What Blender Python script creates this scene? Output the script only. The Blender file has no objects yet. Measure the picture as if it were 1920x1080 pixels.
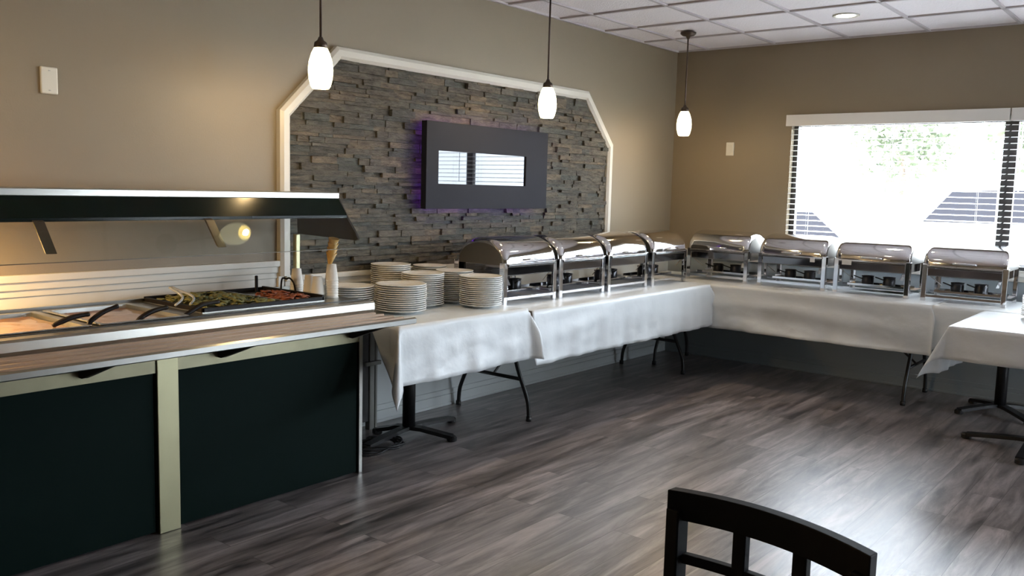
import bpy, bmesh, math, random
from mathutils import Vector, Matrix, noise
random.seed(7)
PI = math.pi
S = bpy.context.scene
C = S.collection

# ---------------------------------------------------------------- camera
cam_d = bpy.data.cameras.new('camera'); cam = bpy.data.objects.new('camera', cam_d); C.objects.link(cam)
cam_d.sensor_width = 36; cam_d.lens = 1658/1920*36; cam_d.clip_start = 0.05; cam_d.clip_end = 300
R = Matrix(((0.62981272, 0.07091225, -0.77350332), (-0.7763055, 0.09103688, -0.62374839), (0.02618593, 0.99331956, 0.11238575)))
cam.matrix_world = Matrix.Translation((0, 0, 1.48)) @ R.to_4x4()
S.camera = cam
# ---------------------------------------------------------------- world, exposure, big lights
S.view_settings.view_transform = 'Standard'; S.view_settings.look = 'None'
S.view_settings.gamma = 1; S.view_settings.use_curve_mapping = False
S.view_settings.exposure = 0.38
W = bpy.data.worlds.new('overcast_sky'); S.world = W; W.use_nodes = True
bg = W.node_tree.nodes['Background']; bg.inputs[0].default_value = (0.80, 0.87, 1.0, 1); bg.inputs[1].default_value = 17.0
XW, YW, CH = 7.32, 4.04, 2.74           # window wall, stone wall, ceiling
XB, YB = -3.0, -4.2                     # the two walls behind the camera
WINS = [(1.30, 2.93), (-0.36, 1.30), (-2.05, -0.42), (-3.75, -2.12)]   # windows on the right wall (y ranges)
WZ = (0.97, 2.10)
SWIN = [(5.9, 7.1)]   # storefront windows behind the camera (x ranges)
SWZ = (0.35, 2.25)

def portal(loc, rot, sx, sy):
    l = bpy.data.lights.new('window_portal', 'AREA'); l.shape = 'RECTANGLE'; l.size = sx; l.size_y = sy
    l.cycles.is_portal = True
    o = bpy.data.objects.new('window_portal', l); C.objects.link(o); o.location = loc; o.rotation_euler = rot
for a, b in WINS: portal((XW+.16, (a+b)/2, sum(WZ)/2), (0, PI/2, 0), WZ[1]-WZ[0], b-a)
for a, b in SWIN: portal(((a+b)/2, YB-.16, sum(SWZ)/2), (PI/2, 0, 0), b-a, SWZ[1]-SWZ[0])

sl = bpy.data.lights.new('sun', 'SUN'); sl.energy = 30; sl.angle = .01; sl.color = (1, .96, .90)
so = bpy.data.objects.new('sun', sl); C.objects.link(so); so.rotation_euler = Vector((.55, .15, -1)).to_track_quat('-Z', 'Y').to_euler()
# ---------------------------------------------------------------- materials
def nodes(m): return m.node_tree.nodes, m.node_tree.links
def mat(name, col, rough=.5, metal=0, bump=0, bscale=40, bstretch=(1, 1, 1), var=0, vscale=6, **kw):
    m = bpy.data.materials.new(name); m.use_nodes = True; n, l = nodes(m); p = n['Principled BSDF']
    p.inputs['Base Color'].default_value = (*col, 1); p.inputs['Roughness'].default_value = rough; p.inputs['Metallic'].default_value = metal
    for k, v in kw.items(): p.inputs[k.replace('_', ' ')].default_value = v
    tc = n.new('ShaderNodeTexCoord'); mp = n.new('ShaderNodeMapping'); mp.inputs['Scale'].default_value = bstretch
    l.new(tc.outputs['Object'], mp.inputs[0])
    if bump:
        t = n.new('ShaderNodeTexNoise'); t.inputs['Scale'].default_value = bscale; t.inputs['Detail'].default_value = 4
        b = n.new('ShaderNodeBump'); b.inputs['Strength'].default_value = bump; b.inputs['Distance'].default_value = .01
        l.new(mp.outputs[0], t.inputs[0]); l.new(t.outputs[0], b.inputs['Height']); l.new(b.outputs[0], p.inputs['Normal'])
    if var:
        t = n.new('ShaderNodeTexNoise'); t.inputs['Scale'].default_value = vscale; t.inputs['Detail'].default_value = 5
        x = n.new('ShaderNodeMix'); x.data_type = 'RGBA'
        x.inputs[6].default_value = (*[c*(1-var) for c in col], 1); x.inputs[7].default_value = (*[min(1, c*(1+var)) for c in col], 1)
        l.new(mp.outputs[0], t.inputs[0]); l.new(t.outputs[0], x.inputs[0]); l.new(x.outputs[2], p.inputs['Base Color'])
    return m
def emit(name, col, s):
    m = bpy.data.materials.new(name); m.use_nodes = True; n, l = nodes(m)
    p = n['Principled BSDF']; p.inputs['Base Color'].default_value = (*col, 1); p.inputs['Emission Color'].default_value = (*col, 1); p.inputs['Emission Strength'].default_value = s
    return m
M = {}
M['paint'] = mat('taupe_wall_paint', (.245, .200, .136), .55, bump=.05, bscale=120, var=.03, vscale=2)
M['wains'] = mat('white_wainscot_paint', (.62, .66, .66), .45)
M['wains_shade'] = mat('shade_grey_lower_wall', (.27, .31, .33), .5)  # shade below the window tables is put into this grey
M['trim'] = mat('white_trim_paint', (.62, .60, .54), .4)
M['apron'] = mat('reflection_mottled_apron', (.24, .225, .15), .36, 1, bump=.05, bscale=10, var=.4, vscale=4)  # olive tint and mottling stand in for reflections of the room
M['tile'] = mat('ceiling_tile', (.84, .79, .80), .9, bump=.5, bscale=90, var=.03, vscale=60)
M['grid'] = mat('ceiling_grid', (.50, .46, .47), .5)
M['steel'] = mat('brushed_steel', (.40, .40, .375), .28, 1, bump=.03, bscale=30, bstretch=(.4, 30, 30))
M['steelv'] = mat('brushed_steel_upright', (.36, .34, .215), .38, 1, bump=.05, bscale=18, bstretch=(1, 1, .6), var=.12, vscale=5)  # reflection of the warm room is mixed into the olive base colour
M['chrome'] = mat('polished_steel', (.74, .74, .76), .07, 1, bump=.015, bscale=7)
M['chromedk'] = mat('satin_steel', (.35, .35, .36), .22, 1)
M['green'] = mat('dark_green_laminate', (.0035, .011, .009), .6, Specular_IOR_Level=.06)
M['black'] = mat('black_metal', (.008, .008, .009), .4)
M['blackw'] = mat('black_lacquered_wood', (.0012, .0012, .0018), .55, Specular_IOR_Level=.15)
M['blackp'] = mat('black_plastic', (.008, .006, .006), .45, Specular_IOR_Level=.2)
M['fascia'] = mat('dark_green_enamel', (.002, .006, .005), .2, Specular_IOR_Level=.14)
M['cloth'] = mat('white_table_cover', (.68, .715, .73), .42, bump=.55, bscale=9, var=.02, vscale=4)
M['china'] = mat('white_china', (.80, .80, .77), .25)
M['foam'] = mat('white_foam', (.82, .81, .76), .6)
M['amber'] = mat('amber_wafer', (.55, .33, .08), .5, var=.3, vscale=60)
M['plate'] = mat('ivory_plastic', (.66, .65, .58), .4)
M['bronze'] = mat('brushed_bronze', (.10, .075, .06), .4, .8)
M['frame'] = mat('charcoal_panel', (.014, .015, .023), .65, Specular_IOR_Level=.15)
M['screen'] = mat('black_mirror_glass', (.01, .01, .015), .02, Specular_IOR_Level=.55)
M['purple'] = emit('violet_light_strip', (.30, .06, 1.0), 4.5)
M['shade'] = emit('lit_opal_glass', (1.0, .93, .58), 3.2)
M['lamp'] = emit('downlight_lens', (1.0, .95, .86), 14.0)
M['heat'] = emit('heat_lamp_tube', (1.0, .55, .18), 14.0)
M['blind'] = mat('white_vinyl_slat', (.86, .86, .86), .45)
M['valance'] = mat('white_vinyl_valance', (.72, .71, .68), .5)
M['alu'] = mat('dark_bronze_window_frame', (.02, .018, .018), .4)
M['rubber'] = mat('black_cable_rubber', (.012, .012, .014), .5)
M['wood'] = mat('particleboard_table_top', (.25, .22, .18), .6)
M['asphalt'] = mat('pale_concrete_lot', (.6, .59, .58), .9, var=.1)
M['leaf'] = mat('tree_foliage', (.085, .105, .06), .8, var=.4, vscale=3)
M['bark'] = mat('tree_bark', (.12, .09, .07), .9)
M['carw'] = mat('silver_car_paint', (.45, .46, .48), .4, 0)
M['card_'] = mat('white_car_paint', (.65, .65, .66), .4, 0)
M['carg'] = mat('car_window_glass', (.016, .016, .020), .15, Specular_IOR_Level=.05)
M['greens'] = mat('salad_greens', (.17, .17, .06), .5, var=.6, vscale=40)
M['ham'] = mat('cooked_meat', (.35, .12, .07), .45, var=.4, vscale=50)
M['gravy'] = mat('brown_gravy', (.17, .09, .035), .08, var=.3, vscale=8)
M['clearp'] = mat('clear_plastic', (.75, .78, .80), .15, Transmission_Weight=.6)
M['card'] = mat('white_card', (.7, .7, .68), .6)
M['seat'] = mat('black_vinyl_seat', (.01, .01, .012), .4)
M['burner'] = mat('dark_fuel_holder', (.06, .06, .065), .3, .9)
M['lidend'] = mat('satin_lid_end', (.16, .15, .13), .4, .9)
M['panm'] = mat('dark_reflective_pan', (.22, .22, .23), .10, 1)
M['bracket'] = mat('dark_anodised_bracket', (.07, .06, .045), .4, .6)
M['greym'] = mat('grey_painted_metal', (.20, .20, .18), .45, .3)

# tray slide: reflected warmth is put into the streaky base colour; the metal keeps long rolled streaks
M['tray'] = mat('ribbed_steel_warm_reflection', (.56, .44, .33), .30, 1, bump=.08, bscale=26, bstretch=(.12, 8, 8), var=.22, vscale=5)

def glassmat():
    m = bpy.data.materials.new('clear_glass'); m.use_nodes = True; n, l = nodes(m); n.remove(n['Principled BSDF'])
    t = n.new('ShaderNodeBsdfTransparent'); g = n.new('ShaderNodeBsdfGlossy'); g.inputs['Roughness'].default_value = .01
    f = n.new('ShaderNodeFresnel'); f.inputs[0].default_value = 1.45; x = n.new('ShaderNodeMixShader')
    t.inputs[0].default_value = (.95, .97, .96, 1)
    ge = n.new('ShaderNodeNewGeometry'); ir = n.new('ShaderNodeMapRange'); ir.inputs[3].default_value = 1.22; ir.inputs[4].default_value = 1/1.22
    l.new(ge.outputs['Backfacing'], ir.inputs[0]); l.new(ir.outputs[0], f.inputs[0])
    l.new(f.outputs[0], x.inputs[0]); l.new(t.outputs[0], x.inputs[1]); l.new(g.outputs[0], x.inputs[2]); l.new(x.outputs[0], n['Material Output'].inputs[0])
    return m
M['glass'] = glassmat()

def floormat():
    m = bpy.data.materials.new('grey_wood_plank_vinyl'); m.use_nodes = True; n, l = nodes(m); p = n['Principled BSDF']
    tc = n.new('ShaderNodeTexCoord')
    br = n.new('ShaderNodeTexBrick'); br.offset = .37; br.inputs['Scale'].default_value = 1; br.inputs['Brick Width'].default_value = 1.22
    br.inputs['Row Height'].default_value = .152; br.inputs['Mortar Size'].default_value = .0012; br.inputs['Bias'].default_value = 0
    br.inputs['Color1'].default_value = (0, 0, 0, 1); br.inputs['Color2'].default_value = (1, 1, 1, 1); br.inputs['Mortar'].default_value = (.5, .5, .5, 1)
    l.new(tc.outputs['Object'], br.inputs[0])
    mp = n.new('ShaderNodeMapping'); mp.inputs['Scale'].default_value = (1.2, 10, 1); l.new(tc.outputs['Object'], mp.inputs[0])
    ad = n.new('ShaderNodeVectorMath'); ad.operation = 'MULTIPLY_ADD'; ad.inputs[1].default_value = (7, 13, 31)
    l.new(br.outputs[0], ad.inputs[0]); l.new(mp.outputs[0], ad.inputs[2])
    g1 = n.new('ShaderNodeTexNoise'); g1.inputs['Scale'].default_value = 1.3; g1.inputs['Detail'].default_value = 9; g1.inputs['Roughness'].default_value = .68; g1.inputs['Distortion'].default_value = .5
    l.new(ad.outputs[0], g1.inputs[0])
    cr = n.new('ShaderNodeValToRGB'); e = cr.color_ramp.elements
    e[0].position = .34; e[0].color = (.030, .024, .024, 1); e[1].position = .68; e[1].color = (.43, .38, .375, 1)
    q = e.new(.5); q.color = (.19, .163, .158, 1)
    l.new(g1.outputs[0], cr.inputs[0])
    mx = n.new('ShaderNodeMix'); mx.data_type = 'RGBA'; mx.blend_type = 'MULTIPLY'; mx.inputs[0].default_value = 1
    mr = n.new('ShaderNodeMapRange'); mr.inputs[3].default_value = .72; mr.inputs[4].default_value = 1.15
    l.new(br.outputs[0], mr.inputs[0]); l.new(cr.outputs[0], mx.inputs[6]); l.new(mr.outputs[0], mx.inputs[7])
    m2 = n.new('ShaderNodeMix'); m2.data_type = 'RGBA'; m2.inputs[7].default_value = (.02, .018, .017, 1)
    l.new(br.outputs['Fac'], m2.inputs[0]); l.new(mx.outputs[2], m2.inputs[6]); l.new(m2.outputs[2], p.inputs['Base Color'])
    r = n.new('ShaderNodeMapRange'); r.inputs[3].default_value = .28; r.inputs[4].default_value = .46; p.inputs['Specular IOR Level'].default_value = .8; p.inputs['Coat Weight'].default_value = .6; p.inputs['Coat Roughness'].default_value = .34
    l.new(g1.outputs[0], r.inputs[0]); l.new(r.outputs[0], p.inputs['Roughness'])
    b = n.new('ShaderNodeBump'); b.inputs['Strength'].default_value = .25; b.inputs['Distance'].default_value = .003
    l.new(g1.outputs[0], b.inputs['Height']); l.new(b.outputs[0], p.inputs['Normal'])
    return m
M['floor'] = floormat()

def stonemat():
    m = bpy.data.materials.new('ledger_stone'); m.use_nodes = True; n, l = nodes(m); p = n['Principled BSDF']
    g = n.new('ShaderNodeNewGeometry'); tc = n.new('ShaderNodeTexCoord')
    cr = n.new('ShaderNodeValToRGB'); e = cr.color_ramp.elements
    e[0].position = 0; e[0].color = (.055, .054, .045, 1); e[1].position = 1; e[1].color = (.13, .105, .075, 1)
    for ps, c in ((.25, (.100, .090, .070)), (.5, (.080, .070, .052)), (.7, (.062, .070, .062)), (.88, (.125, .098, .066))): q = e.new(ps); q.color = (*c, 1)
    l.new(g.outputs['Random Per Island'], cr.inputs[0])
    t = n.new('ShaderNodeTexNoise'); t.inputs['Scale'].default_value = 26; t.inputs['Detail'].default_value = 8; t.inputs['Roughness'].default_value = .7
    mp = n.new('ShaderNodeMapping'); mp.inputs['Scale'].default_value = (.6, 1, 2); l.new(tc.outputs['Object'], mp.inputs[0]); l.new(mp.outputs[0], t.inputs[0])
    mr = n.new('ShaderNodeMapRange'); mr.inputs[1].default_value = .3; mr.inputs[2].default_value = .7; mr.inputs[3].default_value = .30; mr.inputs[4].default_value = 1.9
    l.new(t.outputs[0], mr.inputs[0])
    x = n.new('ShaderNodeMix'); x.data_type = 'RGBA'; x.blend_type = 'MULTIPLY'; x.inputs[0].default_value = 1
    l.new(cr.outputs[0], x.inputs[6]); l.new(mr.outputs[0], x.inputs[7]); l.new(x.outputs[2], p.inputs['Base Color'])
    p.inputs['Roughness'].default_value = .6
    b = n.new('ShaderNodeBump'); b.inputs['Strength'].default_value = 1; b.inputs['Distance'].default_value = .02
    l.new(t.outputs[0], b.inputs['Height']); l.new(b.outputs[0], p.inputs['Normal'])
    return m
M['stone'] = stonemat()

# ---------------------------------------------------------------- geometry helpers
def box(bm, x0, x1, y0, y1, z0, z1, mtx=None):
    vs = [bm.verts.new(v) for v in ((x0, y0, z0), (x1, y0, z0), (x1, y1, z0), (x0, y1, z0), (x0, y0, z1), (x1, y0, z1), (x1, y1, z1), (x0, y1, z1))]
    if mtx:
        for v in vs: v.co = mtx @ v.co
    for f in ((0, 3, 2, 1), (4, 5, 6, 7), (0, 1, 5, 4), (1, 2, 6, 5), (2, 3, 7, 6), (3, 0, 4, 7)): bm.faces.new([vs[i] for i in f])
    return vs
def sweep(bm, pts, r, n=8, cap=True, flat=None):
    """tube along pts; r number or list; flat=(a,b) gives an a x b rectangular-ish section"""
    pts = [Vector(p) for p in pts]; rings = []
    up = Vector((0, 0, 1)); prev = None
    for i, p in enumerate(pts):
        d = (pts[min(i+1, len(pts)-1)]-pts[max(i-1, 0)]).normalized()
        if prev is None:
            a = d.cross(up) if abs(d.z) < .95 else d.cross(Vector((0, 1, 0)))
        else:
            a = prev - d*prev.dot(d)
        a.normalize(); prev = a.copy(); b = d.cross(a)
        rr = r[i] if isinstance(r, (list, tuple)) else r
        ring = []
        if flat:
            for s, t in ((-1, -1), (1, -1), (1, 1), (-1, 1)): ring.append(bm.verts.new(p+a*s*flat[0]/2+b*t*flat[1]/2))
        else:
            for k in range(n):
                th = 2*PI*k/n; ring.append(bm.verts.new(p+a*math.cos(th)*rr+b*math.sin(th)*rr))
        rings.append(ring)
    for i in range(len(rings)-1):
        A, B = rings[i], rings[i+1]; k = len(A)
        for j in range(k): bm.faces.new((A[j], A[(j+1) % k], B[(j+1) % k], B[j]))
    if cap: bm.faces.new(rings[0][::-1]); bm.faces.new(rings[-1])
def lathe(bm, prof, n=24, c=(0, 0, 0), close=False):
    rings = []
    for r, z in prof:
        if r < 1e-6: rings.append([bm.verts.new((c[0], c[1], c[2]+z))])
        else: rings.append([bm.verts.new((c[0]+r*math.cos(2*PI*k/n), c[1]+r*math.sin(2*PI*k/n), c[2]+z)) for k in range(n)])
    for A, B in zip(rings, rings[1:]):
        for j in range(n):
            if len(A) == 1 and len(B) > 1: bm.faces.new((A[0], B[j], B[(j+1) % n]))
            elif len(B) == 1 and len(A) > 1: bm.faces.new((A[j], A[(j+1) % n], B[0]))
            elif len(A) > 1: bm.faces.new((A[j], A[(j+1) % n], B[(j+1) % n], B[j]))
def prism(bm, poly, axis, a, b):
    """extrude a 2-D polygon along an axis from a to b; poly given in the other two axes in order"""
    def P(u, v, w): return {0: (w, u, v), 1: (u, w, v), 2: (u, v, w)}[axis]
    A = [bm.verts.new(P(u, v, a)) for u, v in poly]; B = [bm.verts.new(P(u, v, b)) for u, v in poly]
    bm.faces.new(A); bm.faces.new(B[::-1]); k = len(A)
    for i in range(k): bm.faces.new((A[i], B[i], B[(i+1) % k], A[(i+1) % k]))
def smooth(pts, n=6):
    """Catmull-Rom through pts"""
    pts = [Vector(p) for p in pts]; out = []
    for i in range(len(pts)-1):
        p0 = pts[max(i-1, 0)]; p1 = pts[i]; p2 = pts[i+1]; p3 = pts[min(i+2, len(pts)-1)]
        for k in range(n):
            t = k/n; out.append(.5*((2*p1)+(p2-p0)*t+(2*p0-5*p1+4*p2-p3)*t*t+(3*p1-p0-3*p2+p3)*t**3))
    out.append(pts[-1]); return out
def obj(name, bm, m, parent=None, sm=False, bevel=0, solid=0, sub=0, seg=2):
    bmesh.ops.recalc_face_normals(bm, faces=bm.faces)
    me = bpy.data.meshes.new(name); bm.to_mesh(me); bm.free(); me.materials.append(m)
    o = bpy.data.objects.new(name, me); C.objects.link(o)
    if sm:
        for p in me.polygons: p.use_smooth = True
    if solid: s = o.modifiers.new('solid', 'SOLIDIFY'); s.thickness = solid; s.offset = 0
    if bevel: b = o.modifiers.new('bevel', 'BEVEL'); b.width = bevel; b.segments = seg; b.limit_method = 'ANGLE'; b.angle_limit = .6
    if sub: s = o.modifiers.new('sub', 'SUBSURF'); s.levels = sub; s.render_levels = sub
    if parent: o.parent = parent
    return o
def boxes(name, lst, m, parent=None, bevel=0, **kw):
    bm = bmesh.new()
    for b in lst: box(bm, *b)
    return obj(name, bm, m, parent, bevel=bevel, **kw)
def tag(o, label, cat, group=None, kind=None):
    o['label'] = label; o['category'] = cat
    if group: o['group'] = group
    if kind: o['kind'] = kind
    return o
def thing(name, label, cat, loc=(0, 0, 0), rz=0, group=None):
    o = bpy.data.objects.new(name, None); C.objects.link(o); o.empty_display_size = .1
    o.location = loc; o.rotation_euler = (0, 0, rz); return tag(o, label, cat, group)
def struct(o): o['kind'] = 'structure'; return o
def dup(root, loc, rz=0, label=None, name=None):
    r = root.copy(); C.objects.link(r); r.location = loc; r.rotation_euler = (0, 0, rz)
    if label: r['label'] = label
    for ch in list(root.children):
        c = ch.copy(); C.objects.link(c); c.parent = r
        for g in list(ch.children):
            d = g.copy(); C.objects.link(d); d.parent = c
    return r

# ---------------------------------------------------------------- room shell
struct(boxes('floor', [(XB, XW, YB, YW, -.1, 0)], M['floor']))
struct(boxes('ceiling', [(XB, XW, YB, YW, CH+.012, CH+.1)], M['tile']))
g = []
x = 6.70
while x > XB: g.append((x-.012, x+.012, YB, YW, CH, CH+.014)); x -= .61
y = 1.90+.61*3
while y > YB: g.append((XB, XW, y-.012, y+.012, CH, CH+.014)); y -= .61
g += [(XB, XW, YW-.022, YW, CH-.002, CH+.014), (XW-.022, XW, YB, YW, CH-.002, CH+.014)]
struct(boxes('trim_1', g, M['grid']))
CR = .965      # top of the white lower wall
struct(boxes('wall_left', [(XB, XW+.15, YW, YW+.15, CR, CH+.1)], M['paint']))
struct(boxes('wall_left', [(XB, XW+.15, YW, YW+.15, -.1, CR)], M['wains']))
def holes(fix, spans, z0, z1, lo, hi, a, b, axis):
    out = []
    def add(u0, u1, v0, v1):
        if u1 > u0 and v1 > v0: out.append((a, b, u0, u1, v0, v1) if axis == 0 else (u0, u1, a, b, v0, v1))
    cur = lo
    for s0, s1 in sorted(spans):
        add(cur, s0, z0, z1); cur = s1
        add(s0, s1, z0, fix[0]); add(s0, s1, fix[1], z1)
    add(cur, hi, z0, z1); return out
struct(boxes('wall_right', holes(WZ, WINS, CR, CH+.1, YB-.15, YW, XW, XW+.15, 0), M['paint']))
struct(boxes('wall_right', [(XW, XW+.15, YB-.15, YW, -.1, CR)], M['wains_shade']))
struct(boxes('wall_front', holes(SWZ, SWIN, -.1, CH+.1, XB, XW, YB-.15, YB, 1), M['paint']))
struct(boxes('wall_back', [(XB-.15, XB, YB-.15, YW+.15, -.1, CH+.1)], M['paint']))
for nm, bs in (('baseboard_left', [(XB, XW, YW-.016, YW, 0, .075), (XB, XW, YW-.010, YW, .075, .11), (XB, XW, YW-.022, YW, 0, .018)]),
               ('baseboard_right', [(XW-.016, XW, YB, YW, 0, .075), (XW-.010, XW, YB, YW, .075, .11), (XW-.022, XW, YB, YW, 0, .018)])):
    struct(boxes(nm, bs, M['wains_shade' if 'right' in nm else 'wains'], bevel=.003))
# chair rail: high one left of the stone panel, lower one under it and along the window wall
struct(boxes('trim_2', [(XB, 2.99, YW-.030, YW, 1.02, 1.052), (XB, 2.985, YW-.020, YW, .985, 1.02), (XB, 2.98, YW-.012, YW, .955, .985),
                        (XB, 2.975, YW-.006, YW, .90, .955), (2.945, 2.985, YW-.02, YW, .88, .99)], M['trim'], bevel=.004))
struct(boxes('trim_3', [(2.99, XW, YW-.034, YW, .935, .966), (2.99, XW, YW-.020, YW, .895, .935)], M['trim'], bevel=.004))
struct(boxes('trim_4', [(XW-.034, XW, YB, YW-.03, .935, .966), (XW-.020, XW, YB, YW-.03, .895, .935)], M['trim'], bevel=.004))
# picture-frame mouldings on the left lower wall
pf = []
for a, b in ((-.4, 1.2), (1.3, 2.88)):
    for (x0, x1, z0, z1) in ((a, b, .845, .865), (a, b, .18, .20), (a, a+.02, .2, .845), (b-.02, b, .2, .845)): pf.append((x0, x1, YW-.012, YW, z0, z1))
struct(boxes('trim_5', pf, M['wains'], bevel=.003))

# stone panel with octagonal casing
OUT = [(2.95, .966), (2.95, 1.865), (3.34, 2.25), (5.87, 2.25), (6.25, 1.855), (6.25, .966)]
IN = [(3.02, .966), (3.02, 1.836), (3.369, 2.18), (5.841, 2.18), (6.18, 1.826), (6.18, .966)]
bm = bmesh.new()
def casing(A, B, d):
    ra = [[bm.verts.new((x, YW-dd, z)) for x, z in P] for P, dd in ((A, 0), (A, d*.75), ([(a[0]*.72+b[0]*.28, a[1]*.72+b[1]*.28) for a, b in zip(A, B)], d), ([(a[0]*.25+b[0]*.75, a[1]*.25+b[1]*.75) for a, b in zip(A, B)], d), (B, d*.6), (B, 0))]
    for P, Q in zip(ra, ra[1:]):
        for i in range(len(P)-1): bm.faces.new((P[i], P[i+1], Q[i+1], Q[i]))
    for e in (0, -1): bm.faces.new([r[e] for r in ra])
casing(OUT, IN, .042)
struct(obj('trim_6', bm, M['trim']))
def xr(z):
    lo = 3.0 if z <= 1.85 else 3.0+(z-1.85)/(2.215-1.85)*(3.355-3.0)
    hi = 6.2 if z <= 1.84 else 6.2-(z-1.84)/(2.215-1.84)*(6.2-5.855)
    return lo, hi
bm = bmesh.new(); z = .968; rs = random.Random(3)
while z < 2.21:
    h = rs.choice((.020, .028, .034, .040)); zz = min(z+h, 2.212); lo, hi = xr((z+zz)/2); x = lo
    while x < hi:
        w = rs.uniform(.07, .25); x1 = min(x+w, hi)
        if hi-x1 < .05: x1 = hi
        d = rs.uniform(.004, .030); k = rs.uniform(-.004, .004)
        vs = box(bm, x+.0007, x1-.0007, YW-d, YW, z+.0006, zz-.0006)
        vs[0].co.y += k; vs[4].co.y -= k; vs[1].co.y -= k*.5
        x = x1
    z = zz
struct(obj('wall_stone_panel', bm, M['stone'], bevel=.0015, seg=1))
bpy.data.objects['wall_stone_panel'].name = 'wall_stone'

# ---------------------------------------------------------------- windows and outdoors
def window(n, a, b, axis, z0, z1):
    root = bpy.data.objects.new('window_%d' % n, None); C.objects.link(root); struct(root)
    def B(u0, u1, v0, v1, w0, w1):  # u along the wall, v depth outward, w height
        return (XW+v0, XW+v1, u0, u1, w0, w1) if axis == 0 else (u0, u1, YB-v1, YB-v0, w0, w1)
    f = .045
    boxes('window_frame', [B(a, a+f, .06, .11, z0, z1), B(b-f, b, .06, .11, z0, z1), B(a+f, b-f, .06, .11, z0, z0+f), B(a+f, b-f, .06, .11, z1-f, z1)], M['alu'], root)
    boxes('window_sill', [B(a-.02, b+.02, -.03, .06, z0-.02, z0+.004)], M['trim'], root, bevel=.004)
    boxes('pane', [B(a+f, b-f, .083, .088, z0+f, z1-f)], M['glass'], root)
for i, (a, b) in enumerate(WINS): window(i+1, a, b, 0, *WZ)
for i, (a, b) in enumerate(SWIN): window(i+5, a, b, 1, *SWZ)

def blind(a, b, label):
    t = thing('window_blind', label, 'blind', (XW+.02, (a+b)/2, 2.06), 0, 'white slatted blinds on the window wall')
    w = (b-a)/2; bm = bmesh.new(); z = -.03
    while z > 1.03-2.06:
        # slat: slightly crowned, tilted a little
        pr = [(-.024, -.0035), (0, .002), (.024, .003), (.024, .0045), (0, .0038), (-.024, -.0015)]
        prism(bm, [(-w+.008+0*0, 0)]*0 or [(u, z+v) for u, v in pr], 1, -w+.006, w-.006)
        z -= .0445
    obj('slats', bm, M['blind'], t)
    boxes('bottom_rail', [(-.025, .025, -w+.006, w-.006, z-.005, z+.017)], M['blind'], t, bevel=.003)
    for u in (-w+.18, 0, w-.18):
        bm = bmesh.new(); sweep(bm, [(-.026, u, .002), (-.026, u, z), (.026, u, z), (.026, u, .002)], .0012, 4); obj('ladder_cord', bm, M['blind'], t)
    bm = bmesh.new(); sweep(bm, [(-.035, w-.08, 0), (-.034, w-.085, -.52)], .004, 6); obj('tilt_wand', bm, M['clearp'], t)
    boxes('valance', [(-.055, -.042, -w+.001, w+.03 if b > 2 else w-.001, -.005, .088), (-.042, .02, w-.005, w+.0, 0, .085)], M['valance'], t, bevel=.003)
    boxes('head_rail', [(-.03, .03, -w+.006, w-.006, .0, .04)], M['valance'], t)
    return t
blind(1.303, 2.94, 'white slatted blind over the window nearest the room corner, behind the chafing dishes')
blind(-.37, 1.297, 'white slatted blind cut by the right photo edge, past the dark window post')
blind(-2.06, -.41, 'white slatted blind over the third window, out of the frame to the right')
blind(-3.76, -2.11, 'white slatted blind over the fourth window, far out of frame')

struct(boxes('floor_outside', [(XW+.15, 60, -40, 40, -.25, -.15), (-30, XW+.15, -40, YB-.15, -.25, -.15)], M['asphalt'])).name = 'floor_parking_lot'
def car(loc, rz, paint, label, tall=1):
    t = thing('car', label, 'car', loc, rz, 'cars parked outside the window'); t.scale = (1, 1, tall)
    bm = bmesh.new()
    prism(bm, [(-2.2, .22), (2.2, .22), (2.25, .7), (1.3, .92), (.75, 1.42), (-1.1, 1.45), (-1.75, .98), (-2.25, .9)], 1, -.88, .88)
    obj('car_body', bm, paint, t, bevel=.06)
    for q in ([(1.12, .95), (.68, 1.34), (.02, 1.355), (.02, .96)], [(-.06, .96), (-.06, 1.355), (-1.02, 1.37), (-1.5, .98)]):
        bm = bmesh.new(); prism(bm, q, 1, -.9, .9); obj('side_window', bm, M['carg'], t)
    for sx in (-1.4, 1.4):
        for sy in (-.9, .75):
            bm = bmesh.new(); lathe(bm, [(0, 0), (.2, 0), (.32, .02), (.32, .14), (.2, .16), (0, .16)], 20)
            for v in bm.verts: v.co = Vector((sx+v.co.x, sy+v.co.z, .32+v.co.y))
            obj('wheel', bm, M['black'], t)
car((15.0, 6.15, -.15), 1.5, M['carw'], 'silver car parked outside, seen faintly through the left of the window blind')
car((16.5, 2.75, -.15), 1.45, M['card_'], 'white car parked outside, its dark windows faint through the right of the blind', 1.32)
def tree(loc, h, r, label):
    t = thing('tree', label, 'tree', loc, 0, 'trees beyond the parking lot')
    bm = bmesh.new(); sweep(bm, [(0, 0, 0), (.1, 0, h*.4), (0, .1, h*.6)], [.2, .15, .1]); obj('trunk', bm, M['bark'], t)
    bm = bmesh.new(); rr = random.Random(int(loc[1]*7))
    for k in range(1100):
        d = Vector((rr.gauss(0, 1), rr.gauss(0, 1), rr.gauss(0, .8))).normalized()*r*rr.uniform(.35, 1)
        c = Vector((0, 0, h*.68))+d; s = rr.uniform(.10, .26)
        q = Matrix.Rotation(rr.uniform(0, 6.28), 3, Vector((rr.gauss(0, 1), rr.gauss(0, 1), rr.gauss(0, 1))).normalized())
        bm.faces.new([bm.verts.new(c+q @ Vector(v)*s) for v in ((-1, 0, 0), (0, -.6, .1), (1, 0, 0), (0, .6, -.1))])
    obj('crown', bm, M['leaf'], t)
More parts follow.
